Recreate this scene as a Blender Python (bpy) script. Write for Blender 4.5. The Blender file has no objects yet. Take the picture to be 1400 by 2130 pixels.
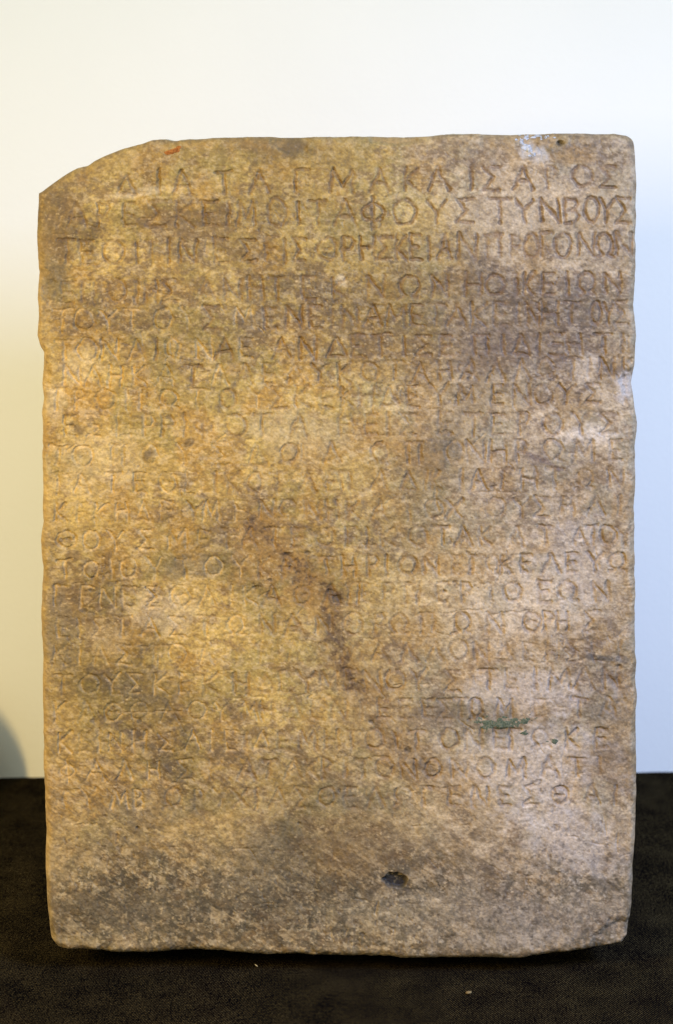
import bpy, bmesh, math
import numpy as np

# ------------------------------------------------------------------ scale
S = 0.000306            # metres per photograph pixel on the slab's front plane (y = 0)
HZ = 100.0              # photograph row of the camera's horizon
PX0, PY0 = 700.0, 1990.0
DIST = 1.30
TABLE_Z = -0.012        # the slab's worn foot is lifted a little at the front
WALL_Y = 0.363
EYE = (PY0 - HZ) * S

def wx(px): return (px - PX0) * S
def wz(py): return (PY0 - py) * S

sc = bpy.context.scene

# ------------------------------------------------------------------ camera
cam_d = bpy.data.cameras.new('camera')
cam = bpy.data.objects.new('camera', cam_d)
sc.collection.objects.link(cam)
sc.camera = cam
cam.location = (0, -DIST, EYE)
cam.rotation_euler = (math.radians(90), 0, 0)
cam_d.sensor_width = 36
cam_d.lens = 36 * DIST / (2130 * S)
cam_d.shift_y = (HZ - 1065) / 2130.0
cam_d.clip_start = 0.01
cam_d.clip_end = 50
cam_d.dof.use_dof = True
cam_d.dof.focus_distance = DIST
cam_d.dof.aperture_fstop = 7.0

# ------------------------------------------------------------------ light
w = bpy.data.worlds.new('World'); sc.world = w; w.use_nodes = True
bg = w.node_tree.nodes['Background']
bg.inputs['Color'].default_value = (0.95, 1.0, 0.83, 1)
bg.inputs['Strength'].default_value = 0.82

def area(name, loc, target, size, size_y, power, col, spread=180):
    d = bpy.data.lights.new(name, 'AREA')
    d.shape = 'RECTANGLE'; d.size = size; d.size_y = size_y
    d.energy = power; d.color = col; d.spread = math.radians(spread)
    o = bpy.data.objects.new(name, d); sc.collection.objects.link(o)
    o.location = loc
    from mathutils import Vector
    o.rotation_euler = (Vector(target) - Vector(loc)).to_track_quat('-Z', 'Y').to_euler()
    return o
area('warm_lamp', (-0.80, -0.80, 0.635), (-0.02, 0.05, 0.08), 0.10, 0.30, 3.75, (1.0, 0.690, 0.245), 88)
area('window_light', (0.75, -0.75, 0.88), (0.12, 0.1, 0.03), 0.28, 0.34, 6.3, (0.360, 0.490, 0.95), 88)

sc.view_settings.view_transform = 'Standard'
sc.view_settings.look = 'None'
sc.view_settings.exposure = 0.0
sc.view_settings.gamma = 1.0
sc.view_settings.use_curve_mapping = False

# ------------------------------------------------------------------ noise
_rng = np.random.RandomState(7)
_TAB = _rng.rand(16, 256, 256)
def vnoise(x, y, seed=0):
    t = _TAB[seed % 16]
    ox = (seed * 37.17) % 256; oy = (seed * 91.73) % 256
    x = x + ox; y = y + oy
    xi = np.floor(x).astype(np.int64); yi = np.floor(y).astype(np.int64)
    fx = x - xi; fy = y - yi
    fx = fx * fx * fx * (fx * (fx * 6 - 15) + 10)
    fy = fy * fy * fy * (fy * (fy * 6 - 15) + 10)
    x0 = xi & 255; x1 = (xi + 1) & 255; y0 = yi & 255; y1 = (yi + 1) & 255
    a = t[y0, x0] * (1 - fx) + t[y0, x1] * fx
    b = t[y1, x0] * (1 - fx) + t[y1, x1] * fx
    return a * (1 - fy) + b * fy
def fbm(x, y, scale, octv=4, seed=0, gain=0.55):
    s = 0; amp = 1; tot = 0; k = 1.0 / scale
    c, sn = math.cos(0.6), math.sin(0.6)
    for i in range(octv):
        s = s + amp * vnoise(x * k, y * k, seed + i * 3)
        tot += amp; amp *= gain; k *= 2.03
        x, y = x * c - y * sn, x * sn + y * c
    return s / tot
def sst(a, b, v):
    t = np.clip((v - a) / (b - a), 0, 1)
    return t * t * (3 - 2 * t)

# ------------------------------------------------------------------ materials
def new_mat(name):
    m = bpy.data.materials.new(name); m.use_nodes = True
    nt = m.node_tree
    b = nt.nodes['Principled BSDF']
    return m, nt, b

def stone_material():
    m, nt, b = new_mat('weathered_marble')
    N = nt.nodes; L = nt.links
    at = N.new('ShaderNodeAttribute'); at.attribute_name = 'tint'
    tc = N.new('ShaderNodeTexCoord')
    n1 = N.new('ShaderNodeTexNoise'); n1.inputs['Scale'].default_value = 620; n1.inputs['Detail'].default_value = 5
    n1.inputs['Roughness'].default_value = 0.65
    L.new(tc.outputs['Object'], n1.inputs['Vector'])
    mr = N.new('ShaderNodeMapRange'); mr.inputs['From Min'].default_value = 0.3; mr.inputs['From Max'].default_value = 0.7
    mr.inputs['To Min'].default_value = 0.84; mr.inputs['To Max'].default_value = 1.16
    L.new(n1.outputs['Fac'], mr.inputs['Value'])
    mx = N.new('ShaderNodeVectorMath'); mx.operation = 'SCALE'
    L.new(at.outputs['Color'], mx.inputs[0]); L.new(mr.outputs['Result'], mx.inputs['Scale'])
    L.new(mx.outputs['Vector'], b.inputs['Base Color'])
    n2 = N.new('ShaderNodeTexNoise'); n2.inputs['Scale'].default_value = 900; n2.inputs['Detail'].default_value = 3
    L.new(tc.outputs['Object'], n2.inputs['Vector'])
    bp = N.new('ShaderNodeBump'); bp.inputs['Strength'].default_value = 0.45; bp.inputs['Distance'].default_value = 0.0005
    L.new(n2.outputs['Fac'], bp.inputs['Height']); L.new(bp.outputs['Normal'], b.inputs['Normal'])
    mr2 = N.new('ShaderNodeMapRange'); mr2.inputs['To Min'].default_value = 0.5; mr2.inputs['To Max'].default_value = 0.85
    L.new(n1.outputs['Fac'], mr2.inputs['Value']); L.new(mr2.outputs['Result'], b.inputs['Roughness'])
    b.inputs['Specular IOR Level'].default_value = 0.35
    return m

def wall_material():
    m, nt, b = new_mat('painted_plaster')
    N = nt.nodes; L = nt.links
    tc = N.new('ShaderNodeTexCoord')
    n1 = N.new('ShaderNodeTexNoise'); n1.inputs['Scale'].default_value = 9; n1.inputs['Detail'].default_value = 6
    L.new(tc.outputs['Object'], n1.inputs['Vector'])
    cr = N.new('ShaderNodeMix'); cr.data_type = 'RGBA'
    cr.inputs['A'].default_value = (0.79, 0.80, 0.765, 1); cr.inputs['B'].default_value = (0.83, 0.835, 0.80, 1)
    L.new(n1.outputs['Fac'], cr.inputs['Factor'])
    L.new(cr.outputs['Result'], b.inputs['Base Color'])
    n2 = N.new('ShaderNodeTexNoise'); n2.inputs['Scale'].default_value = 260; n2.inputs['Detail'].default_value = 4
    L.new(tc.outputs['Object'], n2.inputs['Vector'])
    bp = N.new('ShaderNodeBump'); bp.inputs['Strength'].default_value = 0.2; bp.inputs['Distance'].default_value = 0.001
    L.new(n2.outputs['Fac'], bp.inputs['Height']); L.new(bp.outputs['Normal'], b.inputs['Normal'])
    b.inputs['Roughness'].default_value = 0.8
    b.inputs['Specular IOR Level'].default_value = 0.2
    return m

def cloth_material():
    m, nt, b = new_mat('dark_twill')
    N = nt.nodes; L = nt.links
    tc = N.new('ShaderNodeTexCoord')
    mp = N.new('ShaderNodeMapping'); mp.inputs['Rotation'].default_value = (0, 0, math.radians(38))
    L.new(tc.outputs['Object'], mp.inputs['Vector'])
    wv = N.new('ShaderNodeTexWave'); wv.inputs['Scale'].default_value = 230; wv.inputs['Distortion'].default_value = 1.2
    wv.inputs['Detail'].default_value = 2; wv.inputs['Detail Scale'].default_value = 3
    L.new(mp.outputs['Vector'], wv.inputs['Vector'])
    n1 = N.new('ShaderNodeTexNoise'); n1.inputs['Scale'].default_value = 640; n1.inputs['Detail'].default_value = 4
    n1.inputs['Roughness'].default_value = 0.7
    L.new(tc.outputs['Object'], n1.inputs['Vector'])
    n3 = N.new('ShaderNodeTexNoise'); n3.inputs['Scale'].default_value = 38; n3.inputs['Detail'].default_value = 5
    L.new(tc.outputs['Object'], n3.inputs['Vector'])
    ml = N.new('ShaderNodeMath'); ml.operation = 'MULTIPLY'
    L.new(wv.outputs['Fac'], ml.inputs[0]); L.new(n1.outputs['Fac'], ml.inputs[1])
    ml2 = N.new('ShaderNodeMath'); ml2.operation = 'MULTIPLY'
    mr = N.new('ShaderNodeMapRange'); mr.inputs['To Min'].default_value = 0.30; mr.inputs['To Max'].default_value = 0.62
    L.new(n3.outputs['Fac'], mr.inputs['Value'])
    L.new(ml.outputs['Value'], ml2.inputs[0]); L.new(mr.outputs['Result'], ml2.inputs[1])
    cr = N.new('ShaderNodeValToRGB')
    cr.color_ramp.elements[0].position = 0.03; cr.color_ramp.elements[0].color = (0.0005, 0.0006, 0.0016, 1)
    cr.color_ramp.elements[1].position = 0.30; cr.color_ramp.elements[1].color = (0.090, 0.068, 0.030, 1)
    e = cr.color_ramp.elements.new(0.16); e.color = (0.0026, 0.0020, 0.0021, 1)
    L.new(ml2.outputs['Value'], cr.inputs['Fac'])
    L.new(cr.outputs['Color'], b.inputs['Base Color'])
    bp = N.new('ShaderNodeBump'); bp.inputs['Strength'].default_value = 0.6; bp.inputs['Distance'].default_value = 0.0006
    L.new(ml.outputs['Value'], bp.inputs['Height']); L.new(bp.outputs['Normal'], b.inputs['Normal'])
    b.inputs['Roughness'].default_value = 1.0
    b.inputs['Specular IOR Level'].default_value = 0.0
    return m

def plain_material(name, c1, c2, scale, rough=0.85, bump=0.4):
    m, nt, b = new_mat(name)
    N = nt.nodes; L = nt.links
    tc = N.new('ShaderNodeTexCoord')
    n = N.new('ShaderNodeTexNoise'); n.inputs['Scale'].default_value = scale; n.inputs['Detail'].default_value = 5
    L.new(tc.outputs['Object'], n.inputs['Vector'])
    cr = N.new('ShaderNodeValToRGB')
    cr.color_ramp.elements[0].position = 0.35; cr.color_ramp.elements[0].color = (*c1, 1)
    cr.color_ramp.elements[1].position = 0.65; cr.color_ramp.elements[1].color = (*c2, 1)
    L.new(n.outputs['Fac'], cr.inputs['Fac']); L.new(cr.outputs['Color'], b.inputs['Base Color'])
    bp = N.new('ShaderNodeBump'); bp.inputs['Strength'].default_value = bump; bp.inputs['Distance'].default_value = 0.001
    L.new(n.outputs['Fac'], bp.inputs['Height']); L.new(bp.outputs['Normal'], b.inputs['Normal'])
    b.inputs['Roughness'].default_value = rough
    b.inputs['Specular IOR Level'].default_value = 0.2
    return m

M_STONE = stone_material()
M_WALL = wall_material()
M_CLOTH = cloth_material()
M_GREEN = plain_material('green_paint_residue', (0.040, 0.060, 0.036), (0.120, 0.125, 0.080), 900)
M_WHITE = plain_material('white_plaster_residue', (0.26, 0.26, 0.265), (0.46, 0.46, 0.465), 700)
M_RUST = plain_material('orange_rust_deposit', (0.20, 0.065, 0.012), (0.34, 0.13, 0.03), 700)
M_LINT = plain_material('pale_lint', (0.45, 0.42, 0.34), (0.6, 0.58, 0.5), 400)
M_TAN = plain_material('tan_crumb', (0.13, 0.09, 0.04), (0.22, 0.16, 0.07), 900)
M_CASTER = plain_material('pale_caster', (0.36, 0.33, 0.27), (0.48, 0.45, 0.38), 60)

# ------------------------------------------------------------------ mesh helper
def mesh_np(name, verts, quads, mat, smooth=True, tint=None, tris=None, ngons=None):
    me = bpy.data.meshes.new(name)
    nq = len(quads)
    loops = quads.reshape(-1).astype(np.int32)
    sizes = np.full(nq, 4, np.int32)
    if ngons:
        for g in ngons:
            loops = np.concatenate([loops, np.asarray(g, np.int32)])
            sizes = np.concatenate([sizes, np.array([len(g)], np.int32)])
    starts = np.concatenate([[0], np.cumsum(sizes)[:-1]]).astype(np.int32)
    me.vertices.add(len(verts)); me.vertices.foreach_set('co', verts.astype(np.float32).reshape(-1))
    me.loops.add(len(loops)); me.loops.foreach_set('vertex_index', loops)
    me.polygons.add(len(sizes)); me.polygons.foreach_set('loop_start', starts)
    try: me.polygons.foreach_set('loop_total', sizes)
    except Exception: pass
    me.polygons.foreach_set('use_smooth', np.full(len(sizes), smooth, dtype=bool))
    me.update(calc_edges=True)
    if tint is not None:
        a = me.attributes.new('tint', 'FLOAT_COLOR', 'POINT')
        a.data.foreach_set('color', np.concatenate([tint, np.ones((len(tint), 1))], 1).astype(np.float32).reshape(-1))
    me.materials.append(mat)
    o = bpy.data.objects.new(name, me)
    sc.collection.objects.link(o)
    return o

# ------------------------------------------------------------------ setting: wall
bm = bmesh.new()
def box(bm, x0, x1, y0, y1, z0, z1):
    r = bmesh.ops.create_cube(bm, size=1.0)
    for v in r['verts']:
        v.co.x = x0 + (v.co.x + 0.5) * (x1 - x0)
        v.co.y = y0 + (v.co.y + 0.5) * (y1 - y0)
        v.co.z = z0 + (v.co.z + 0.5) * (z1 - z0)
box(bm, -2.2, 2.2, WALL_Y, WALL_Y + 0.12, -0.75, 2.0)
me = bpy.data.meshes.new('wall'); bm.to_mesh(me); bm.free(); me.materials.append(M_WALL)
wall = bpy.data.objects.new('wall', me); sc.collection.objects.link(wall)
wall['kind'] = 'structure'

# ------------------------------------------------------------------ table cloth
nx, ny = 420, 240
gx = np.linspace(-1.1, 1.1, nx); gy = np.linspace(-0.62, WALL_Y + 0.003, ny)
GX, GY = np.meshgrid(gx, gy)
GZ = 0.0016 * (fbm(GX, GY, 0.16, 3, 2) - 0.5) + 0.0006 * (fbm(GX, GY, 0.02, 3, 5) - 0.5)
GZ -= 0.0016
GZ += 0.0014 * sst(0.05, 0.2, GY) - 0.0012 * sst(WALL_Y - 0.012, WALL_Y, GY)            # rounds off at the back edge of the table
GZ += (GX * 0.010) * sst(0.1, WALL_Y, GY)
V = np.stack([GX, GY, GZ], -1).reshape(-1, 3)
idx = np.arange(nx * ny).reshape(ny, nx)
Q = np.stack([idx[:-1, :-1], idx[:-1, 1:], idx[1:, 1:], idx[1:, :-1]], -1).reshape(-1, 4)
cloth = mesh_np('tablecloth', V, Q, M_CLOTH)
cloth.location.z = TABLE_Z
cloth['label'] = 'dark brown twill cloth spread flat over the table beneath the stone slab'
cloth['category'] = 'tablecloth'

# ------------------------------------------------------------------ the slab: outline traced at its own size
TOP = [(82,404),(87,402),(131,369),(163,350),(183,345.5),(197,336),(218,326),(248,314.5),(296,302),(317,293.5),(336,291),(360,295),(400,290),
       (440,289),(500,287),(560,286),(585,289),(610,288),(670,285),(700,287),(740,285),(800,287),(860,288),(900,284),(940,281),(1000,280),
       (1060,282),(1120,280),(1180,279),(1230,281),(1280,281),(1303,284),(1314,291),(1318,305)]
RIGHT = [(1318,305),(1320,380),(1319,430),(1322,450),(1318,500),(1320,560),(1316,620),(1320,700),(1318,760),(1313,800),(1318,850),(1324,880),
         (1324,900),(1319,930),(1320,1000),(1317,1060),(1318,1120),(1317,1200),(1318,1300),(1319,1400),(1320,1500),(1321,1580),(1322,1640),
         (1318,1750),(1313,1800),(1311,1870),(1307,1905)]
BOT = [(105,1930),(112,1950),(125,1962),(145,1968),(170,1968),(210,1970),(245,1976),(320,1977),(380,1973),(450,1972),(500,1976),(560,1982),
       (620,1981),(700,1985),(760,1984),(850,1987),(950,1987),(1050,1986),(1120,1983),(1180,1975),(1230,1966),(1270,1961),(1290,1955),
       (1301,1940),(1307,1905)]
LEFT = [(82,404),(81,440),(79,500),(80,540),(83,570),(82,620),(84,660),(82,700),(86,720),(94,735),(92,770),(90,800),(95,830),(90,860),(89,900),
        (90,960),(90,1020),(90,1060),(92,1090),(87,1130),(90,1180),(89,1250),(90,1320),(92,1400),(93,1500),(94,1580),(96,1640),(94,1660),
        (97,1720),(98,1800),(101,1850),(104,1900),(105,1930)]
# the arrises are worn back from the front plane, so the slab itself is a touch larger than its front outline
def grow(P):
    return [(x + 5.0 * (x - 700) / 620.0, y + 14.0 * max(0.0, min(1.0, (y - 1700) / 230.0))) for x, y in P]
TOP, RIGHT, BOT, LEFT = map(grow, (TOP, RIGHT, BOT, LEFT))
NU, NV = 860, 1180
def resample(P, n):
    P = np.array(P, float)
    d = np.concatenate([[0], np.cumsum(np.hypot(*np.diff(P, axis=0).T))]); d /= d[-1]
    t = np.linspace(0, 1, n)
    return np.stack([np.interp(t, d, P[:, 0]), np.interp(t, d, P[:, 1])], 1)
cT = resample(TOP, NU); cB = resample(BOT, NU); cL = resample(LEFT, NV); cR = resample(RIGHT, NV)
def soften(c):
    k = np.array([1, 2, 3, 4, 3, 2, 1], float); k /= k.sum()
    o = c.copy()
    for q in (0, 1):
        p = np.pad(c[:, q], 3, mode='edge'); o[:, q] = np.convolve(p, k, 'valid')
    o[0] = c[0]; o[-1] = c[-1]
    return o
cT, cB, cL, cR = map(soften, (cT, cB, cL, cR))
def fade(n):
    t = np.linspace(0, 1, n); return np.clip(np.minimum(t, 1 - t) * 25, 0, 1)
def rag(t, sd):
    return (fbm(t, t * 0 + 3.3, 30, 3, sd) - 0.5) * 5.0 * sst(.35, .65, fbm(t, t * 0 + 9.1, 90, 2, sd + 1)) + (fbm(t, t * 0 + 5.7, 75, 3, sd + 2) - .5) * 6.0
cT[:, 1] += rag(cT[:, 0], 1) * fade(NU) * 0.7
cB[:, 1] += rag(cB[:, 0], 2) * fade(NU) * 0.5
cL[:, 0] += rag(cL[:, 1], 3) * fade(NV) * 0.9
cR[:, 0] += rag(cR[:, 1], 4) * fade(NV) * 0.9
u = np.linspace(0, 1, NU)[None, :, None]; v = np.linspace(0, 1, NV)[:, None, None]
G = ((1 - v) * cT[None] + v * cB[None] + (1 - u) * cL[:, None] + u * cR[:, None]
     - ((1 - u) * (1 - v) * cT[0] + u * (1 - v) * cT[-1] + (1 - u) * v * cB[0] + u * v * cB[-1]))
X = G[..., 0]; Y = G[..., 1]
# distance to the rim, in photograph pixels
dL = X - X[:, :1]; dR = X[:, -1:] - X; dT = Y - Y[:1]; dB = Y[-1:] - Y
rim = np.minimum(np.minimum(dL, dR), np.minimum(dT, dB))

# ---- the inscription, stroke by stroke
def circ(cx, cy, rx, ry, a0=0, a1=360, n=18):
    return [(cx + rx * math.cos(math.radians(a)), cy + ry * math.sin(math.radians(a))) for a in np.linspace(a0, a1, n)]
GL = {
 'Α': ([[(0,1),(.5,0),(1,1)], [(.2,.64),(.8,.64)]], .86),
 'Β': ([[(.1,0),(.1,1)], [(.1,0),(.6,.03),(.78,.24),(.6,.45),(.1,.48)], [(.1,.48),(.7,.52),(.9,.75),(.7,.97),(.1,1)]], .62),
 'Γ': ([[(.1,1),(.1,0),(.9,.02)]], .70),
 'Δ': ([[(0,1),(.5,0),(1,1),(0,1)]], .92),
 'Ε': ([[(.95,0),(.1,0),(.1,1),(.95,1)], [(.1,.5),(.75,.5)]], .66),
 'Η': ([[(.08,0),(.08,1)], [(.92,0),(.92,1)], [(.08,.5),(.92,.5)]], .76),
 'Θ': ([circ(.5,.5,.5,.5), [(.28,.5),(.72,.5)]], .92),
 'Ι': ([[(.5,0),(.5,1)]], .22),
 'Κ': ([[(.1,0),(.1,1)], [(.9,0),(.12,.52),(.95,1)]], .76),
 'Λ': ([[(0,1),(.5,0),(1,1)]], .86),
 'Μ': ([[(.02,1),(.14,0),(.5,.7),(.86,0),(.98,1)]], 1.05),
 'Ν': ([[(.06,1),(.06,0),(.94,1),(.94,0)]], .86),
 'Ξ': ([[(.05,0),(.95,0)], [(.2,.5),(.8,.5)], [(.05,1),(.95,1)]], .72),
 'Ο': ([circ(.5,.5,.5,.5)], .92),
 'Π': ([[(0,0),(1,0)], [(.12,0),(.12,1)], [(.88,0),(.88,1)]], .82),
 'Ρ': ([[(.12,1),(.12,0),(.65,.03),(.9,.26),(.65,.5),(.12,.52)]], .62),
 'Σ': ([[(.95,0),(.05,0),(.6,.5),(.05,1),(.98,1)]], .78),
 'Τ': ([[(0,0),(1,0)], [(.5,0),(.5,1)]], .84),
 'Υ': ([[(0,0),(.5,.48),(1,0)], [(.5,.48),(.5,1)]], .82),
 'Φ': ([circ(.5,.5,.5,.30), [(.5,-.12),(.5,1.12)]], .86),
 'Χ': ([[(0,0),(1,1)], [(1,0),(0,1)]], .82),
 'Ω': ([circ(.5,.45,.44,.45,115,425), [(.02,1),(.33,.9)], [(.98,1),(.67,.9)]], .98),
}
# text, row centre at the left and right, letter height, letter centres (None: spaced evenly between its neighbours), strength, pigment
LINES = [
 ('ΔΙΑΤΑΓΜΑΚΑΙΣΑΡΟΣ', 384, 367, 46, [265,330,378,465,540,628,712,790,857,912,981,1022,1088,1148,1211,1265], 1.15, 1.0),
 ('ΑΡΕΣΚΕΙΜΟΙΤΑΦΟΥΣΤΥΝΒΟΥΣ', 446, 437, 50, [160,215,270,325,385,438,474,512,577,621,662,718,776,842,908,968,1040,1092,1145,1190,1230,1262,1297], 1.1, 1.0),
 ('ΤΕΟΙΤΙΝΕΣΕΙΣΘΡΗΣΚΕΙΑΝΠΡΟΓΟΝΩΝ', 526, 508, 48, [140,180,235,285,315,350,390,460,515,565,593,622,680,725,765,800,835,865,892,925,972,1026,1073,1106,1138,1172,1221,1258,1297], 1.0, .95),
 ('ΕΠΟΙΗΣΑΝΗΤΕΚΝΩΝΗΟΙΚΕΙΩΝ', 607, 588, 44, [140,185,243,285,315,352,428,485,530,578,640,705,780,850,915,985,1030,1075,1100,1140,1180,1220,1275], .95, .9),
 ('ΤΟΥΤΟΥΣΜΕΝΕΙΝΑΜΕΤΑΚΕΙΝΗΤΟΥΣ', 667, 650, 44, [130,175,225,275,340,395,440,508,562,612,655,690,728,775,825,868,908,950,997,1042,1078,1108,1145,1187,1240,1266,1293], .95, .85),
 ('ΤΟΝΑΙΩΝΑΕΑΝΔΕΤΙΣΕΠΙΔΙΞΗΤΙ', 729, 714, 42, [135,183,228,285,325,360,425,465,512,585,640,700,745,792,840,880,930,1000,1048,1085,1120,1160,1195,1255,1295], .95, .85),
 ('ΝΑΗΚΑΤΑΛΕΛΥΚΟΤΑΗΑΛΛΩΤΙΝΙ', 783, 766, 40, [150,195,240,290,345,400,458,508,None,None,665,None,None,None,None,925,None,None,1085,1135,1190,1225,1262,1298], .85, .7),
 ('ΤΡΟΠΩΤΟΥΣΚΕΚΗΔΕΥΜΕΝΟΥΣ', 832, 818, 40, [118,165,219,278,352,412,475,535,580,630,680,722,762,810,857,912,968,1035,1085,1130,1178,1232], .9, .7),
 ('ΕΞΕΡΡΙΦΟΤΑΗΕΙΣΕΤΕΡΟΥΣ', 886, 880, 42, [145,195,258,310,350,384,425,490,545,620,720,773,806,850,925,985,1035,1090,1150,1210,1265], .85, .7),
 ('ΤΟΠΟΥΣΔΟΛΩΠΟΝΗΡΩΜΕ', 948, 936, 42, [120,172,245,310,385,460,535,600,690,790,862,945,990,1035,1085,1150,1215,1280], .85, .6),
 ('ΤΑΤΕΘΕΙΚΟΤΑΕΠΑΔΙΚΙΑΤΗΤΩΝ', 1006, 994, 40, [120,170,235,290,350,400,448,485,530,580,640,690,718,790,850,885,905,960,995,1045,1100,1155,1215,1280], .8, .6),
 ('ΚΕΚΗΔΕΥΜΕΝΩΝΗΚΑΤΟΧΟΥΣΗΛΙ', 1066, 1052, 38, [125,172,212,252,298,345,405,440,500,555,600,650,690,735,790,850,905,945,1030,1085,1128,1180,1240,1290], .85, .55),
 ('ΘΟΥΣΜΕΤΑΤΕΘΕΙΚΟΤΑΚΑΤΑΤΟΥ', 1124, 1112, 38, [138,190,240,302,370,425,475,520,570,620,675,730,765,805,870,920,965,1010,1075,1135,1205,1232,1264,1297], .85, .6),
 ('ΤΟΙΟΥΤΟΥΚΡΙΤΗΡΙΟΝΕΓΩΚΕΛΕΥΩ', 1184, 1170, 38, [135,190,232,268,322,385,445,500,550,600,640,680,725,775,805,850,895,950,990,1025,1055,1095,1145,1188,1238,1285], .9, .6),
 ('ΓΕΝΕΣΘΑΙΚΑΘΑΠΕΡΠΕΡΙΘΕΩΝ', 1242, 1228, 40, [125,180,225,268,320,375,430,480,520,565,630,690,735,765,808,858,920,970,1021,1065,1132,1180,1250], .8, .6),
 ('ΕΙΣΤΑΣΤΩΝΑΝΘΡΩΠΩΝΘΡΗΣ', 1306, 1290, 40, [130,165,205,255,312,368,428,490,555,610,675,735,790,830,890,960,1030,1105,1140,1168,1230], .85, .6),
 ('ΚΙΑΣΠΟΛΥΓΑΡΜΑΛΛΟΝΔΕΗΣΕΙ', 1364, 1352, 38, [125,165,210,258,310,None,None,None,None,None,None,None,None,850,905,None,None,None,None,None,None,1245,1290], .65, .4),
 ('ΤΟΥΣΚΕΚΗΔΕΥΜΕΝΟΥΣΤΕΙΜΑΝ', 1424, 1410, 42, [130,188,232,280,335,385,440,500,552,592,None,None,None,None,820,870,None,1015,None,None,None,1215,1272], .75, .5),
 ('ΚΑΘΟΛΟΥΜΗΔΕΝΙΕΞΕΣΤΩΜΕΤΑ', 1482, 1470, 38, [125,180,235,290,350,410,460,520,556,612,None,None,None,None,None,890,None,None,990,1050,1120,1205,1265], .75, .5),
 ('ΚΕΙΝΗΣΑΙΕΙΔΕΜΗΤΟΥΤΟΝΕΓΩΚΕ', 1544, 1534, 38, [135,175,205,240,290,345,400,440,480,510,545,590,640,690,735,780,825,868,935,985,1040,1072,1125,1190,1250], .8, .55),
 ('ΦΑΛΗΣΚΑΤΑΚΡΙΤΟΝΟΝΟΜΑΤΙ', 1604, 1594, 38, [140,200,260,320,385,450,515,560,610,648,680,718,755,800,850,900,955,1010,1075,1142,1200,1245], .75, .5),
 ('ΤΥΜΒΩΡΥΧΙΑΣΘΕΛΩΓΕΝΕΣΘΑΙ', 1664, 1652, 38, [135,185,250,290,360,415,460,500,535,578,630,680,730,780,840,890,945,1000,1050,1105,1165,1230,1280], .75, .5),
]
RH, RW = 2130, 1400
CARVE = np.zeros((RH, RW), np.float32)      # 0..1 carved depth
LROW = np.full((RH, RW), -1, np.int16)      # which line a pixel of stroke belongs to
PIG = np.zeros((RH, RW), np.float32)
def seg(p, q, hw, amp, line, pig):
    x0 = int(max(0, min(p[0], q[0]) - hw - 2)); x1 = int(min(RW - 1, max(p[0], q[0]) + hw + 2))
    y0 = int(max(0, min(p[1], q[1]) - hw - 2)); y1 = int(min(RH - 1, max(p[1], q[1]) + hw + 2))
    if x1 <= x0 or y1 <= y0: return
    yy, xx = np.mgrid[y0:y1 + 1, x0:x1 + 1].astype(np.float32)
    dx, dy = q[0] - p[0], q[1] - p[1]
    l2 = dx * dx + dy * dy + 1e-6
    t = np.clip(((xx - p[0]) * dx + (yy - p[1]) * dy) / l2, 0, 1)
    d = np.hypot(xx - p[0] - t * dx, yy - p[1] - t * dy)
    c = amp * np.clip(1 - d / hw, 0, 1) ** 0.85
    sl = (slice(y0, y1 + 1), slice(x0, x1 + 1))
    up = c > CARVE[sl]
    CARVE[sl][up] = c[up]; PIG[sl][up] = pig
    if line >= 0: LROW[sl][up] = line
rl = np.random.RandomState(21)
for li, (txt, yl, yr, hgt, xs, amp, pig) in enumerate(LINES):
    n = len(txt)
    xs = list(xs) + [None] * (n - len(xs)); xs = xs[:n]
    if xs[-1] is None: xs[-1] = 1290
    k = [i for i in range(n) if xs[i] is not None]
    xs = np.interp(range(n), k, [xs[i] for i in k])
    for i, ch in enumerate(txt):
        st, wd = GL[ch]
        gap = min([abs(xs[i] - xs[j]) for j in (i - 1, i + 1) if 0 <= j < n])
        h = hgt * rl.uniform(.92, 1.08)
        if li == 1 and ch in 'ΟΦ' and i < 15: h *= 1.12
        wpx = min(wd * h, max(gap * 0.92, wd * h * 0.55)) * rl.uniform(.94, 1.06)
        cy = np.interp(xs[i], [130, 1310], [yl, yr]) + rl.uniform(-1.5, 1.5)
        # how well the letter has survived where it stands
        x = xs[i]
        surv = 1.0
        surv *= 1 - 0.30 * math.exp(-((x - 620) / 260) ** 2) * min(1, max(0, (cy - 640) / 250))
        if li == 0 and x < 400: surv *= 1.1
        if li == 1 and x < 400: surv *= 0.8
        if li == 16: surv *= 0.8
        if li >= 8 and x < 480: surv *= .92
        surv *= rl.uniform(.78, 1.1)
        a = amp * surv * (1.22 if li >= 5 else 1.0)
        shear = rl.uniform(-.04, .04)
        pf = .6 + .4 * min(1, max(0, (x - 380) / 420)) if li < 4 else (rl.uniform(.75, 1) if rl.rand() < (x - 300) / 330 else .05)
        for pl in st:
            pts = [(x + (px - .5) * wpx + (0.5 - py) * h * shear, cy + (py - .5) * h) for px, py in pl]
            for p, q in zip(pts[:-1], pts[1:]):
                seg(p, q, rl.uniform(4.0, 5.0) + 0.9 * pf, a * rl.uniform(.8, 1.1), li, max(pig, .62) * pf)
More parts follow.
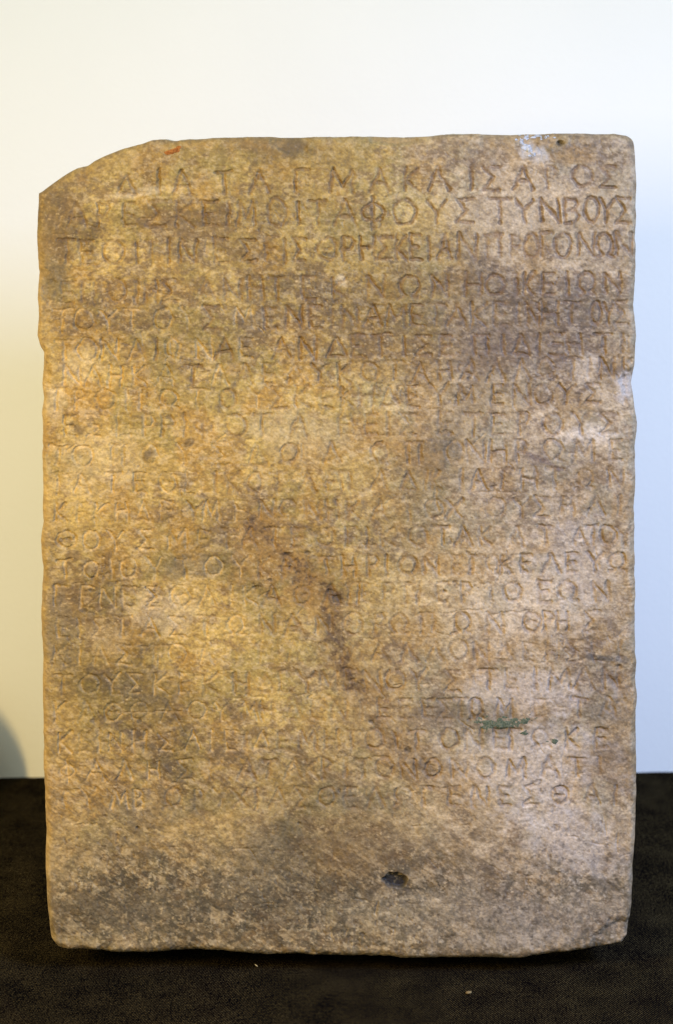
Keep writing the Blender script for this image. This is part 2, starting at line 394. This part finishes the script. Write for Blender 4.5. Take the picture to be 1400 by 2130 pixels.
# scratches and scores
SCR = [((230,1484),(375,1480),3.0,.7),((118,1402),(150,1404),3,.6),((700,905),(840,905),3,.4),((860,1280),(1000,1268),3,.4),((725,1135),(780,1135),3,.5),
       ((245,408),(320,398),6,.5),((120,470),(140,435),6,.45),((980,1025),(1080,1022),3,.4),((640,1450),(650,1438),4,.7),((905,1010),(910,1060),5,1.0),
       ((820,1425),(900,1422),3,.5),((300,1345),(380,1342),3,.5),((1000,1280),(1110,1268),3,.5),((740,655),(880,652),3,.4),((705,870),(725,820),6,.8)]
for p, q, hw, a in SCR: seg(p, q, hw, a, -1, .3)
for i in range(260):
    x = rl.uniform(110, 1300); y = rl.uniform(320, 1940); l = rl.uniform(8, 46); an = rl.choice([0, 0, 0.1, -0.1, .7, -.7, .9, 1.5]) + rl.uniform(-.15, .15)
    seg((x, y), (x + l * math.cos(an), y + l * math.sin(an)), rl.uniform(1.8, 3.4), rl.uniform(.12, .5), -1, .2)
def sample(img, x, y):
    x = np.clip(x, 0, RW - 2.001); y = np.clip(y, 0, RH - 2.001)
    xi = x.astype(int); yi = y.astype(int); fx = x - xi; fy = y - yi
    return (img[yi, xi] * (1 - fx) + img[yi, xi + 1] * fx) * (1 - fy) + (img[yi + 1, xi] * (1 - fx) + img[yi + 1, xi + 1] * fx) * fy
WX = X + (fbm(X, Y, 26, 2, 11) - .5) * 7 + (fbm(X, Y, 7, 1, 12) - .5) * 2.2
WY = Y + (fbm(X, Y, 26, 2, 13) - .5) * 7 + (fbm(X, Y, 7, 1, 14) - .5) * 2.2
carve = sample(CARVE, WX, WY)
pig = sample(PIG, WX, WY)
lrow = LROW[np.clip(WY.round().astype(int), 0, RH - 1), np.clip(WX.round().astype(int), 0, RW - 1)]
wear = 0.72 + 0.45 * sst(.30, .62, fbm(X, Y, 55, 3, 9))
carve = carve * np.clip(wear, 0, 1.15) * (.62 + .6 * sst(.36, .60, fbm(X, Y, 15, 3, 49)))

# ---- relief (depth in photograph pixels, positive goes into the stone)
H = 7.0 * (fbm(X, Y, 420, 2, 1) - .5) + 5.0 * (fbm(X, Y, 110, 3, 2) - .5)
mid = fbm(X, Y, 30, 4, 3)
H += 3.2 * (mid - .5)
fine = fbm(X, Y * 1.5, 7, 3, 4, gain=.7)
H += 1.3 * (fine - .5)
H += carve * 3.6
pitn = fbm(X, Y, 9, 2, 6)
pitm = sst(.50, .75, fbm(X, Y, 150, 3, 8))
pits = sst(.70, .84, pitn) * (0.35 + pitm)
H += pits * 1.0
edge_rough = np.exp(-rim / 26.0)
H += edge_rough * 8.0 * (fbm(X, Y, 24, 4, 5) - .42) * (.4 + 1.2 * sst(.4, .62, fbm(X, Y, 90, 2, 55)))
# rounded, chipped arrises
r0 = 9 + 12 * fbm(X, Y, 70, 2, 10) + 10 * np.exp(-dT / 20.0) + 16 * np.exp(-dB / 26.0) + 8 * np.exp(-np.minimum(dL, dR) / 14.0) * fbm(X, Y, 110, 3, 6)
dd = np.clip(rim, 0, None)
rr = np.clip(r0 - dd, 0, None)
H += r0 - np.sqrt(np.clip(r0 * r0 - rr * rr, 0, None))

def blob(x, y, rx, ry, ang=0, rag_=0.35, sc_=14, seed=3):
    a = math.radians(ang); c, s = math.cos(a), math.sin(a)
    dx = X - x; dy = Y - y
    p = (dx * c + dy * s) / rx; q = (-dx * s + dy * c) / ry
    d = np.sqrt(p * p + q * q)
    d = d + (fbm(X, Y, sc_, 3, seed) - .5) * 2 * rag_
    return d
def soft(x, y, rx, ry, ang=0, rag_=.35, sc_=22, seed=3):
    return 1 - sst(.45, 1.15, blob(x, y, rx, ry, ang, rag_, sc_, seed))
def path(pts, w, seed=5, rag_=.6):
    best = np.full(X.shape, 1e9)
    for (x0, y0), (x1, y1) in zip(pts[:-1], pts[1:]):
        dx, dy = x1 - x0, y1 - y0; l2 = dx * dx + dy * dy
        t = np.clip(((X - x0) * dx + (Y - y0) * dy) / l2, 0, 1)
        best = np.minimum(best, np.hypot(X - x0 - t * dx, Y - y0 - t * dy))
    d = best / w + (fbm(X, Y, 16, 3, seed) - .5) * 2 * rag_
    return 1 - sst(.4, 1.2, d)

# chips along the top and sides
chip1 = 1 - sst(.6, 1.0, blob(828, 288, 66, 15, -2, .25, 20, 1)); H += chip1 * 13
chip2 = 1 - sst(.5, 1.0, blob(600, 296, 46, 28, 12, .35, 20, 2)); H += chip2 * 8
chip3 = soft(1130, 296, 62, 22, -4, .4); H += chip3 * 9
chip4 = soft(1285, 1938, 60, 26, -22, .3); H += chip4 * 9
chip5 = soft(88, 780, 22, 40, 0, .4); H += chip5 * 7
chip6 = soft(95, 590, 26, 34, 0, .5); H += chip6 * 6
chip7 = soft(1312, 800, 22, 46, 0, .5); H += chip7 * 8
chip8 = soft(1300, 1400, 34, 60, 0, .5); H += chip8 * 4
# holes
hole = 1 - sst(.75, 1.05, blob(824, 1831, 25, 17, 8, .22, 16, 4)); hole = np.maximum(hole, 1 - sst(.5, 1.0, blob(804, 1829, 11, 6, 0, .3, 8, 1)))
H += hole * 9
hole2 = .8 - .8 * sst(.4, 1.1, blob(1168, 298, 10, 6, 0, .3, 8, 2)); H += hole2 * 12
holes = [(622,1713,5,4),(700,1247,11,10),(688,1232,8,6),(690,530,16,6),(640,1150,8,5),(598,1152,7,5),(290,1500,6,5),(562,1206,9,4),
         (534,1221,8,5),(1135,646,6,6),(190,1228,8,4),(175,1268,8,6),(848,1560,8,6),(772,1502,7,5),(286,1722,3,3),(706,1645,4,4),(976,787,5,4)]
hm = np.zeros_like(X)
for i, (x, y, a, b) in enumerate(holes):
    hm = np.maximum(hm, 1 - sst(.35, 1.15, blob(x, y, a * 1.05, b * .95, 0, .55, 8, i)))
H += hm * 2.2
vein = path([(522,1085),(560,1115),(600,1165),(650,1205),(692,1245),(690,1300),(700,1345),(722,1400),(750,1440)], 17, 5, 1.5)
vein2 = path([(745,1425),(770,1495),(815,1548),(850,1580),(905,1612)], 12, 6, 1.2)
vein3 = path([(205,1502),(270,1515),(310,1548),(350,1580),(395,1612)], 13, 7, 1.2)
vein4 = path([(190,1400),(250,1430),(300,1448),(345,1462)], 20, 8, 1.0)
vein5 = path([(385,1735),(440,1755),(500,1785)], 12, 9, .9)
vein6 = path([(1090,940),(1125,955),(1160,975)], 7, 10, .6)
vein7 = path([(1225,1365),(1300,1372)], 8, 11, .7)
H += (vein * .6 + vein2 + vein3 * .7) * 2.2 * fbm(X, Y, 12, 2, 15)

STONE_TONE = np.array([.765, .642, .445])
# ---- colour of the stone: staining, patina, deposits, plus painted rim light and letter glints
def C(r, g, b): return np.array([r, g, b])
def mix(c, k, m):
    return c + (np.asarray(k) - c) * np.clip(m, 0, 1)[..., None]
n_big = fbm(X, Y, 190, 4, 20); n_mid = fbm(X, Y * 1.25, 62, 5, 21, gain=.62); n_sml = fbm(X, Y * 1.3, 20, 4, 22, gain=.65)
n_fin = fbm(X, Y * 1.4, 6.5, 3, 23, gain=.7); n_oth = fbm(X, Y, 80, 5, 24, gain=.6)
col = np.ones(X.shape + (3,)) * C(.385, .325, .225)
col = mix(col, C(.50, .445, .34), sst(.46, .66, n_mid) * .75)
col = mix(col, C(.35, .25, .115), sst(.47, .66, n_oth) * .75)             # ochre patina
col = mix(col, C(.28, .27, .20), sst(.52, .70, fbm(X, Y, 70, 4, 25)) * .6)   # greenish grey
patina = (1 - sst(620, 1040, X + 260 * (n_big - .5) + 120 * (n_mid - .5) + .12 * (Y - 1100))) * sst(1990, 1500, Y)
col = col * (1 - patina[..., None] * np.array([-.03, .055, .52]))
# how stained each area of the face is
dens = (.42 + .32 * soft(760, 640, 620, 150, 3, .3, 80) + .30 * soft(1120, 760, 170, 170, 0, .4, 60) - .20 * soft(240, 1000, 230, 150, 0, .4, 60)
        - .15 * soft(620, 860, 330, 150, 0, .4, 70) - .15 * soft(1050, 1290, 220, 120, 0, .4, 60) - .12 * soft(600, 1320, 200, 160, 0, .4, 60)
        + .25 * soft(180, 1290, 120, 170, 0, .5, 50) + .25 * soft(400, 480, 170, 90, 10, .5, 40) + .15 * soft(1240, 1430, 90, 130, 0, .5, 40)
        + .22 * soft(620, 1780, 240, 120, -20, .5, 60) + .25 * soft(430, 1890, 430, 90, 0, .4, 60) + .2 * soft(1180, 1850, 260, 140, 0, .5, 60))
dens = dens + (n_big - .5) * .7
blot = sst(.50, .68, .55 * n_sml + .45 * n_mid + (dens - .45) * .22)
col = mix(col, C(.215, .150, .085), blot * .72)                            # brown mottling
blot2 = sst(.53, .72, .6 * fbm(X, Y * 1.3, 15, 4, 27, gain=.65) + .4 * fbm(X, Y, 90, 3, 28) + (dens - .45) * .2)
col = mix(col, C(.17, .14, .125), blot2 * .60)                             # purplish-grey specks
m12 = fbm(X, Y * 1.5, 11, 3, 34, gain=.66)
m30 = fbm(X, Y * 1.2, 36, 4, 35, gain=.62)
col = mix(col, C(.56, .50, .40), sst(.50, .66, .75 * m12 + .25 * m30) * .34)
col = mix(col, C(.20, .145, .09), sst(.50, .66, 1 - .75 * m12 - .25 * m30 + (dens - .5) * .10) * .36)
low = sst(1720, 1880, Y + 200 * (n_big - .5) + .05 * (900 - X)) * .95
col = col * (1 - .22 * low[..., None])
col = mix(col, C(.105, .105, .088), low * sst(.45, .60, fbm(X, Y * 1.2, 20, 4, 36, gain=.68)) * .80)
col = mix(col, C(.56, .53, .46), low * sst(.56, .70, fbm(X, Y * 1.2, 9, 3, 37, gain=.68)) * .60)
brk = sst(.40, .60, fbm(X, Y, 13, 3, 38, gain=.65))
vein = vein * (.45 + .55 * brk); vein2 = vein2 * (.4 + .6 * brk); vein3 = vein3 * (.2 + .8 * brk); vein4 = vein4 * (.3 + .7 * brk); vein5 = vein5 * (.2 + .8 * brk)
# broad changes of tone over the face, with wandering borders
tone = np.ones_like(X)
QX = X + (fbm(X, Y, 120, 4, 44) - .5) * 190 + (fbm(X, Y, 30, 3, 45) - .5) * 50
QY = Y + (fbm(X, Y, 120, 4, 46) - .5) * 190 + (fbm(X, Y, 30, 3, 47) - .5) * 50
for x, y, a, b, an, g in [(112,480,45,110,0,-.32),(410,478,130,34,6,-.16),(300,560,170,60,0,.10),(760,640,430,75,0,-.10),(1080,725,140,75,10,-.10),(565,1165,70,110,-40,-.22),
        (170,1275,85,130,0,-.24),(290,1455,140,50,5,-.26),(330,1560,110,36,32,-.28),(1265,1440,60,110,0,-.14),(590,1745,70,100,-20,-.27),(520,1865,330,60,0,-.20),
        (905,960,50,110,15,-.22),(990,1480,110,36,0,-.22),(1060,1900,260,60,0,-.16),(250,1890,190,60,0,-.28),(720,1680,60,70,0,-.2),(760,1790,160,60,-20,-.18),
        (1180,1010,60,50,0,-.1),(700,480,160,50,0,-.08),(300,700,140,50,0,-.06),(1010,600,260,50,0,-.12),(600,300,60,30,0,-.25),(450,1180,120,40,0,-.15),
        (220,960,150,110,0,.06),(620,880,230,90,0,.14),(1110,1250,170,120,0,.16),(1100,1620,170,80,0,.18),(1120,430,190,50,0,.22),(1000,345,150,30,0,.12),(1150,560,150,24,0,.14),(450,1330,140,90,0,.12),
        (1200,880,90,40,0,.18),(640,1470,100,60,0,.10),(400,1680,110,60,0,.06),(320,400,110,30,-10,.16),(160,820,60,70,0,.12),(1200,1760,90,60,0,.16)]:
    t = math.radians(an); c_, s_ = math.cos(t), math.sin(t)
    p = ((QX - x) * c_ + (QY - y) * s_) / a; q = (-(QX - x) * s_ + (QY - y) * c_) / b
    tone = tone * (1 + g * 1.2 * np.exp(-.5 * (p * p + q * q) ** 1.3))
tint_dark = np.clip(1 - tone, 0, 1)[..., None]
col = col * tone[..., None] * (1 + tint_dark * np.array([-.05, .0, .16]))
# slanting streaks in the lower half
SX = X * math.cos(.6) + Y * math.sin(.6); SY = -X * math.sin(.6) + Y * math.cos(.6)
strk = fbm(SX * .28, SY, 11, 4, 48, gain=.62)
lowr = sst(1350, 1720, Y + 200 * (n_big - .5)) * (.35 + .65 * sst(.42, .58, n_oth))
col = mix(col, C(.15, .125, .095), lowr * sst(.52, .66, strk) * .55)
col = mix(col, C(.50, .44, .34), lowr * sst(.54, .68, 1 - strk) * .45)
# large named stains
BR, PU, GY, PALE, OC, DK = C(.22,.15,.075), C(.185,.15,.135), C(.175,.168,.15), C(.58,.54,.46), C(.37,.235,.075), C(.07,.06,.05)
for m, k, a in [
    (path([(500,1070),(600,1165),(692,1250),(705,1345),(750,1440),(790,1520),(900,1610)], 46, 12, .9), C(.22,.15,.08), .42), (vein, C(.15,.10,.06), .60), (vein2, C(.14,.11,.085), .50), (vein3, C(.14,.12,.11), .65), (vein4, C(.13,.115,.095), .65), (vein5, C(.15,.14,.11), .5),
    (vein6, C(.16,.12,.11), .7), (vein7, C(.10,.10,.10), .75),
    (soft(115, 470, 45, 90, 0, .5), BR, .55), (soft(110, 585, 34, 50, 0, .6, 10), GY, .5), (soft(395, 470, 120, 38, 5, .6), BR, .5),
    (soft(560, 1150, 95, 80, 40, .6), OC, .5), (soft(640, 1230, 70, 60, 0, .6), OC, .45), (soft(160, 1250, 70, 60, 0, .6), BR, .5),
    (soft(120, 1310, 45, 110, 0, .6), GY, .45), (soft(400, 1180, 60, 30, 0, .6), GY, .5), (soft(1060, 730, 130, 60, 0, .6), PU, .35),
    (soft(1000, 770, 60, 120, 20, .6), PU, .25), (soft(915, 940, 40, 60, 30, .6), GY, .4), (soft(900, 1490, 60, 30, 0, .6), PU, .5),
    (soft(1250, 1590, 70, 60, 0, .7), PU, .4), (soft(1255, 1480, 50, 26, 20, .6), GY, .5), (soft(520, 1850, 110, 55, -15, .6), GY, .5),
    (soft(560, 1765, 60, 50, 0, .6), GY, .5), (soft(600, 1725, 30, 26, 0, .6), C(.10,.095,.08), .45), (soft(250, 1890, 150, 50, 0, .7), GY, .45),
    (soft(1060, 1900, 90, 40, 0, .6), GY, .4), (soft(720, 1660, 40, 26, 20, .6), GY, .6), (soft(750, 1770, 120, 90, 20, .6), BR, .3),
    (soft(300, 1680, 110, 40, 0, .6), GY, .4), (soft(560, 300, 90, 22, 0, .5), BR, .6), (soft(610, 308, 40, 22, 0, .5), C(.11,.09,.07), .6),
    (soft(1190, 325, 60, 22, 10, .5), OC, .6), (soft(1140, 312, 40, 10, 0, .5), GY, .7), (soft(800, 900, 60, 40, 50, .6), OC, .5),
    (soft(880, 960, 60, 40, 30, .6), OC, .4), (soft(1000, 1900, 400, 60, 0, .5), C(.42,.39,.34), .35),
    (soft(200, 960, 110, 80, 0, .6), PALE, .25), (soft(290, 400, 60, 10, -8, .4), PALE, .6), (soft(620, 900, 110, 60, 10, .6), C(.48,.42,.30), .5),
    (soft(1090, 1270, 130, 90, 0, .7), PALE, .35), (soft(1230, 905, 70, 26, 0, .5), C(.62,.60,.56), .6), (soft(1215, 765, 30, 34, 0, .5), PALE, .6),
    (soft(1090, 1600, 170, 110, 0, .7), C(.52,.52,.53), .50), (soft(1180, 1740, 130, 70, 20, .6), C(.52,.52,.53), .5), (soft(1100, 1440, 160, 50, 0, .6), C(.54,.53,.53), .5), (soft(1200, 1160, 90, 120, 0, .7), C(.52,.51,.50), .35),
    (soft(1300, 800, 26, 40, 0, .5), C(.50,.50,.52), .7), (soft(160, 760, 60, 40, 0, .6), PALE, .35), (soft(340, 1270, 90, 50, 0, .6), PALE, .4),
    (soft(163, 893, 20, 13, 20, .6), C(.15,.115,.08), .75), (soft(312, 944, 20, 13, -30, .6), C(.15,.12,.085), .8), (soft(397, 920, 14, 12, 0, .6), C(.17,.13,.08), .7), (soft(160, 1247, 14, 16, 0, .6), C(.13,.10,.075), .7), (soft(1120, 430, 230, 70, 0, .7, 30), C(.50,.455,.36), .35), (soft(112, 840, 26, 60, 0, .5), PALE, .4), (soft(710, 582, 12, 14, 0, .3), PALE, .8), (soft(220, 1330, 60, 40, 0, .6), C(.46,.40,.28), .4),
    (soft(1112, 318, 34, 22, 40, .6), C(.50,.52,.54), .75), (soft(150, 1955, 60, 14, 5, .4), C(.42,.38,.27), .5), (soft(1095, 1955, 160, 20, -4, .5), C(.46,.44,.40), .5)]:
    col = mix(col, k, m * a)
spk = sst(.46, .58, fbm(X, Y * 1.1, 9, 3, 52, gain=.65))
col = mix(col, C(.13, .085, .055), vein * (.15 + .70 * spk))
col = mix(col, C(.06, .045, .035), vein * sst(.56, .66, fbm(X, Y, 14, 3, 54)) * .35)
# old pigment and dirt in the letters; pale fill paints lamp glints on the rest
ccl = np.clip(carve * 1.25, 0, 1)
col = mix(col, C(.185, .110, .06), sst(.05, .70, ccl) * pig * .62)
col = mix(col, C(.66, .53, .32), sst(.15, .85, ccl) * np.clip(1 - pig * 1.6, 0, 1) * (.15 + .75 * sst(.40, .62, fbm(X, Y, 60, 3, 39))) * .46)
col = mix(col, C(.14, .10, .07), pits * .35)
col = mix(col, DK, np.clip(hm * 1.0, 0, .55))
col = mix(col, C(.022, .021, .014), np.maximum(hole, hole2) * .97)
col = mix(col, C(.44, .33, .19), chip1 * .6)
fleck = sst(.70, .82, fbm(X, Y * 1.6, 8, 2, 30)) * (.3 + .7 * sst(.4, .6, n_mid))
col = mix(col, C(.60, .52, .38), fleck * .40)
col = col * (1 + .66 * (n_fin - .5))[..., None]
cg = .6 * fbm(X, Y, 6.5, 2, 51, gain=.7) + .4 * fbm(X, Y, 13, 2, 53)
zone = .35 + .65 * np.clip(low + .4 * sst(800, 1250, X), 0, 1)
col = mix(col, C(.62, .57, .47), zone * sst(.62, .82, cg) * .36)
col = mix(col, C(.10, .085, .07), zone * sst(.58, .76, 1 - cg) * .60)
col = mix(col, C(.56, .45, .28), np.exp(-np.clip(dL, 0, None) / 7.0) * .55 * sst(450, 560, Y))  # left rim painted paler, as if caught by the warm lamp
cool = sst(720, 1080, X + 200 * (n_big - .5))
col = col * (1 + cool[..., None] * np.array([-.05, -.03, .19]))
col = mix(col, C(.40, .33, .22), edge_rough * .25)
lum = col @ np.array([.3, .59, .11])
col = col * ((lum / .30) ** .16)[..., None]
col = (col * .92 + col.mean(-1, keepdims=True) * .08)
col = np.clip(col * STONE_TONE, .01, .9)

# ---- assemble
THK = 0.066
VX = wx(X); VZ = wz(Y); VY = H * S
front = np.stack([VX, VY, VZ], -1).reshape(-1, 3)
gi = np.arange(NU * NV).reshape(NV, NU)
fq = np.stack([gi[:-1, :-1], gi[1:, :-1], gi[1:, 1:], gi[:-1, 1:]], -1).reshape(-1, 4)
fcarve = (carve[:-1, :-1] + carve[1:, :-1] + carve[1:, 1:] + carve[:-1, 1:]).reshape(-1) / 4
fl = lrow[:-1, :-1].reshape(-1)
letter = (fcarve > 0.20) & (fl >= 0)
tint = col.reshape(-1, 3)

# sides and back
loop = np.concatenate([gi[0, :-1], gi[:-1, -1], gi[-1, ::-1][:-1], gi[::-1, 0][:-1]])
NR = 26
nl = len(loop)
base = front[loop]
ctr = np.array([0, 0, (base[:, 2].max() + base[:, 2].min()) / 2])
rings = [base]; rc = [tint[loop]]
ti = np.arange(nl, dtype=float)
LX = X.reshape(-1)[loop]; LY = Y.reshape(-1)[loop]
dirv = np.stack([-(LX - 700) / 620.0, np.zeros(nl), (LY - 1135) / 850.0], 1)
ang = np.stack([np.roll(base[:, 0], -6) - np.roll(base[:, 0], 6), np.roll(base[:, 2], -6) - np.roll(base[:, 2], 6)], 1)
ang /= np.linalg.norm(ang, axis=1, keepdims=True) + 1e-12
inn = np.stack([ang[:, 1], np.zeros(nl), -ang[:, 0]], 1)                # inward normal of the outline (clockwise loop)
for k in range(1, NR + 1):
    t = k / NR
    p = base.copy()
    p[:, 1] = base[:, 1] * (1 - t) + THK * t
    bump = (fbm(ti * 1.5, ti * 0 + t * 190, 40, 4, 40) - .5) * 0.0022 * min(1, 4 * t)
    ins = 0.0035 * t + 0.012 * max(0, t - .82) ** 2 / .0324 * .35 + bump
    p += inn * ins[:, None]
    foot = (LY > 1900) * np.clip((1 - np.abs(LX - 700) / 560) * 3, 0, 1)
    p[:, 2] -= (p[:, 2] - TABLE_Z) * foot * sst(.45, .78, np.array(t)) * (LY > 1900)
    p[:, 2] = np.maximum(p[:, 2], TABLE_Z - .0012)
    rings.append(p)
    nn = fbm(ti * 1.5, ti * 0 + t * 190, 34, 5, 42)
    cc = np.ones((nl, 3)) * C(.36, .30, .21)
    cc = cc + (C(.20, .15, .09) - cc) * sst(.48, .66, nn)[:, None]
    cc = cc + (C(.46, .42, .33) - cc) * sst(.52, .7, fbm(ti * 1.5, ti * 0 + t * 190, 20, 3, 43))[:, None]
    rc.append(cc)
# body = face cells that carry no letter + sides + back, sharing one vertex list
side_v = np.concatenate(rings[1:], 0); side_c = np.concatenate(rc[1:], 0)
off = len(front)
ridx = [loop] + [off + (k - 1) * nl + np.arange(nl) for k in range(1, NR + 1)]
sq = []
for k in range(NR):
    a = ridx[k]; b = ridx[k + 1]
    sq.append(np.stack([a, np.roll(a, -1), np.roll(b, -1), b], -1))
sq = np.concatenate(sq, 0)
allv = np.concatenate([front, side_v], 0); allc = np.concatenate([tint, side_c], 0)
def compact(verts, tint_, quads, ng=None):
    used = np.unique(np.concatenate([quads.reshape(-1)] + ([np.asarray(g) for g in ng] if ng else [])))
    mp = np.full(len(verts), -1, np.int64); mp[used] = np.arange(len(used))
    return verts[used], tint_[used], mp[quads], ([mp[np.asarray(g)] for g in ng] if ng else None)

slab = bpy.data.objects.new('inscribed_stone', None)
sc.collection.objects.link(slab)
slab.location = (0, 0, TABLE_Z)
slab['kind'] = 'thing'
slab['label'] = 'tall weathered marble slab carved with lines of Greek capitals, standing on the dark cloth'
slab['category'] = 'inscribed stone'
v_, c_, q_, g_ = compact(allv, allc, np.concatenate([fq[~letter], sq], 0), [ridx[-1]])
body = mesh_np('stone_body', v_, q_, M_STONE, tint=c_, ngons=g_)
body.parent = slab
for li in range(len(LINES)):
    sel = letter & (fl == li)
    if not sel.any(): continue
    v_, c_, q_, _ = compact(allv, allc, fq[sel])
    o = mesh_np('inscription_line', v_, q_, M_STONE, tint=c_)
    o.parent = slab

# deposits: thin films that follow the face, with the ragged rim of a dry smear
def film(name, field, thr, thick, mat, label=None):
    f = (field[:-1, :-1] + field[1:, :-1] + field[1:, 1:] + field[:-1, 1:]) / 4
    sel = (f > thr).reshape(-1)
    vv = front.copy()
    vv[:, 1] -= thick * (.25 + np.clip((field.reshape(-1) - thr) / .5, 0, 1))
    v_, c_, q_, _ = compact(vv, tint, fq[sel])
    o = mesh_np(name, v_, q_, mat)
    o.parent = slab
    if label: o['label'] = label
    return o
dry = fbm(X, Y * 1.6, 9, 3, 33, gain=.7)
g1 = np.maximum.reduce([1 - blob(1040, 1505, 48, 15, -2, .35, 14, 7), .9 - blob(1085, 1500, 60, 9, -8, .4, 14, 8), .8 - blob(1093, 1526, 15, 6, 0, .3, 10, 9),
                        .8 - blob(1150, 1542, 16, 5, 0, .3, 10, 10)])
film('green_smear', g1 + (dry - .5) * 2.6, .30, .00022, M_GREEN, 'dry dark green smear low on the right of the face')
w1 = np.maximum.reduce([1 - blob(1094, 306, 14, 26, -28, .4, 12, 3), .9 - blob(1120, 286, 34, 7, 4, .4, 12, 4), .7 - blob(1075, 290, 10, 7, 0, .3, 10, 5)])
film('plaster_residue', w1 + (dry - .5) * 2.2, .34, .0007, M_WHITE, 'white crumbly residue at the top edge')
r1 = np.maximum(1 - blob(362, 313, 20, 7, -24, .3, 12, 6), .7 - blob(345, 318, 8, 5, 0, .3, 8, 7))
film('rust_deposit', r1 + (dry - .5) * .8, .18, .0003, M_RUST, 'orange deposit near the upper left edge')

for ch in slab.children:
    ch.location.z = -TABLE_Z
# ------------------------------------------------------------------ small things on the cloth
def cloth_point(px, py):
    d = DIST * (EYE - TABLE_Z) / ((py - HZ) * S)  # ray from the eye down to the table
    return (px - PX0) * S * d / DIST, d - DIST
def crumb(name, px, py, rx, ry, rz, ang, mat, label, cat):
    x, y = cloth_point(px, py)
    b = bmesh.new()
    bmesh.ops.create_icosphere(b, subdivisions=3, radius=1)
    r = np.random.RandomState(int(px))
    for vv in b.verts:
        k = 1 + .35 * (r.rand() - .5)
        vv.co.x *= rx * k; vv.co.y *= ry * k; vv.co.z *= rz * k
    m = bpy.data.meshes.new(name); b.to_mesh(m); b.free(); m.materials.append(mat)
    for p in m.polygons: p.use_smooth = True
    o = bpy.data.objects.new(name, m); sc.collection.objects.link(o)
    o.location = (x, y, TABLE_Z + rz * .6 - .0008); o.rotation_euler = (0, 0, ang)
    o['label'] = label; o['category'] = cat
crumb('lint_fibre', 533, 2006, .0018, .00025, .0003, -1.0, M_LINT, 'thin pale lint fibre on the cloth under the slab\'s bottom edge', 'lint')
crumb('stone_crumb', 975, 2063, .0020, .0013, .0007, .3, M_TAN, 'small tan crumb on the dark cloth in front of the slab', 'crumb')

# unseen rounded shape left of the frame, added to cast the wall shadow
b = bmesh.new()
bmesh.ops.create_icosphere(b, subdivisions=5, radius=1)
for vv in b.verts:
    n = .08 * math.sin(3 * vv.co.x + 1) * math.cos(2.3 * vv.co.z) + .04 * math.sin(5 * vv.co.y + vv.co.z * 4)
    vv.co *= 1 + n
    vv.co.x *= .15 * (1 - .16 * vv.co.z); vv.co.y *= .030; vv.co.z *= .110
    vv.co.z = max(vv.co.z + .012, 0.0)
m = bpy.data.meshes.new('shadow_caster'); b.to_mesh(m); b.free(); m.materials.append(M_CASTER)
for p in m.polygons: p.use_smooth = True
rs = bpy.data.objects.new('shadow_caster', m); sc.collection.objects.link(rs)
rs.location = (-.414, .318, TABLE_Z)
rs['label'] = 'unseen rounded shape on the cloth beyond the left edge, added to cast the wall shadow'
rs['category'] = 'stone'
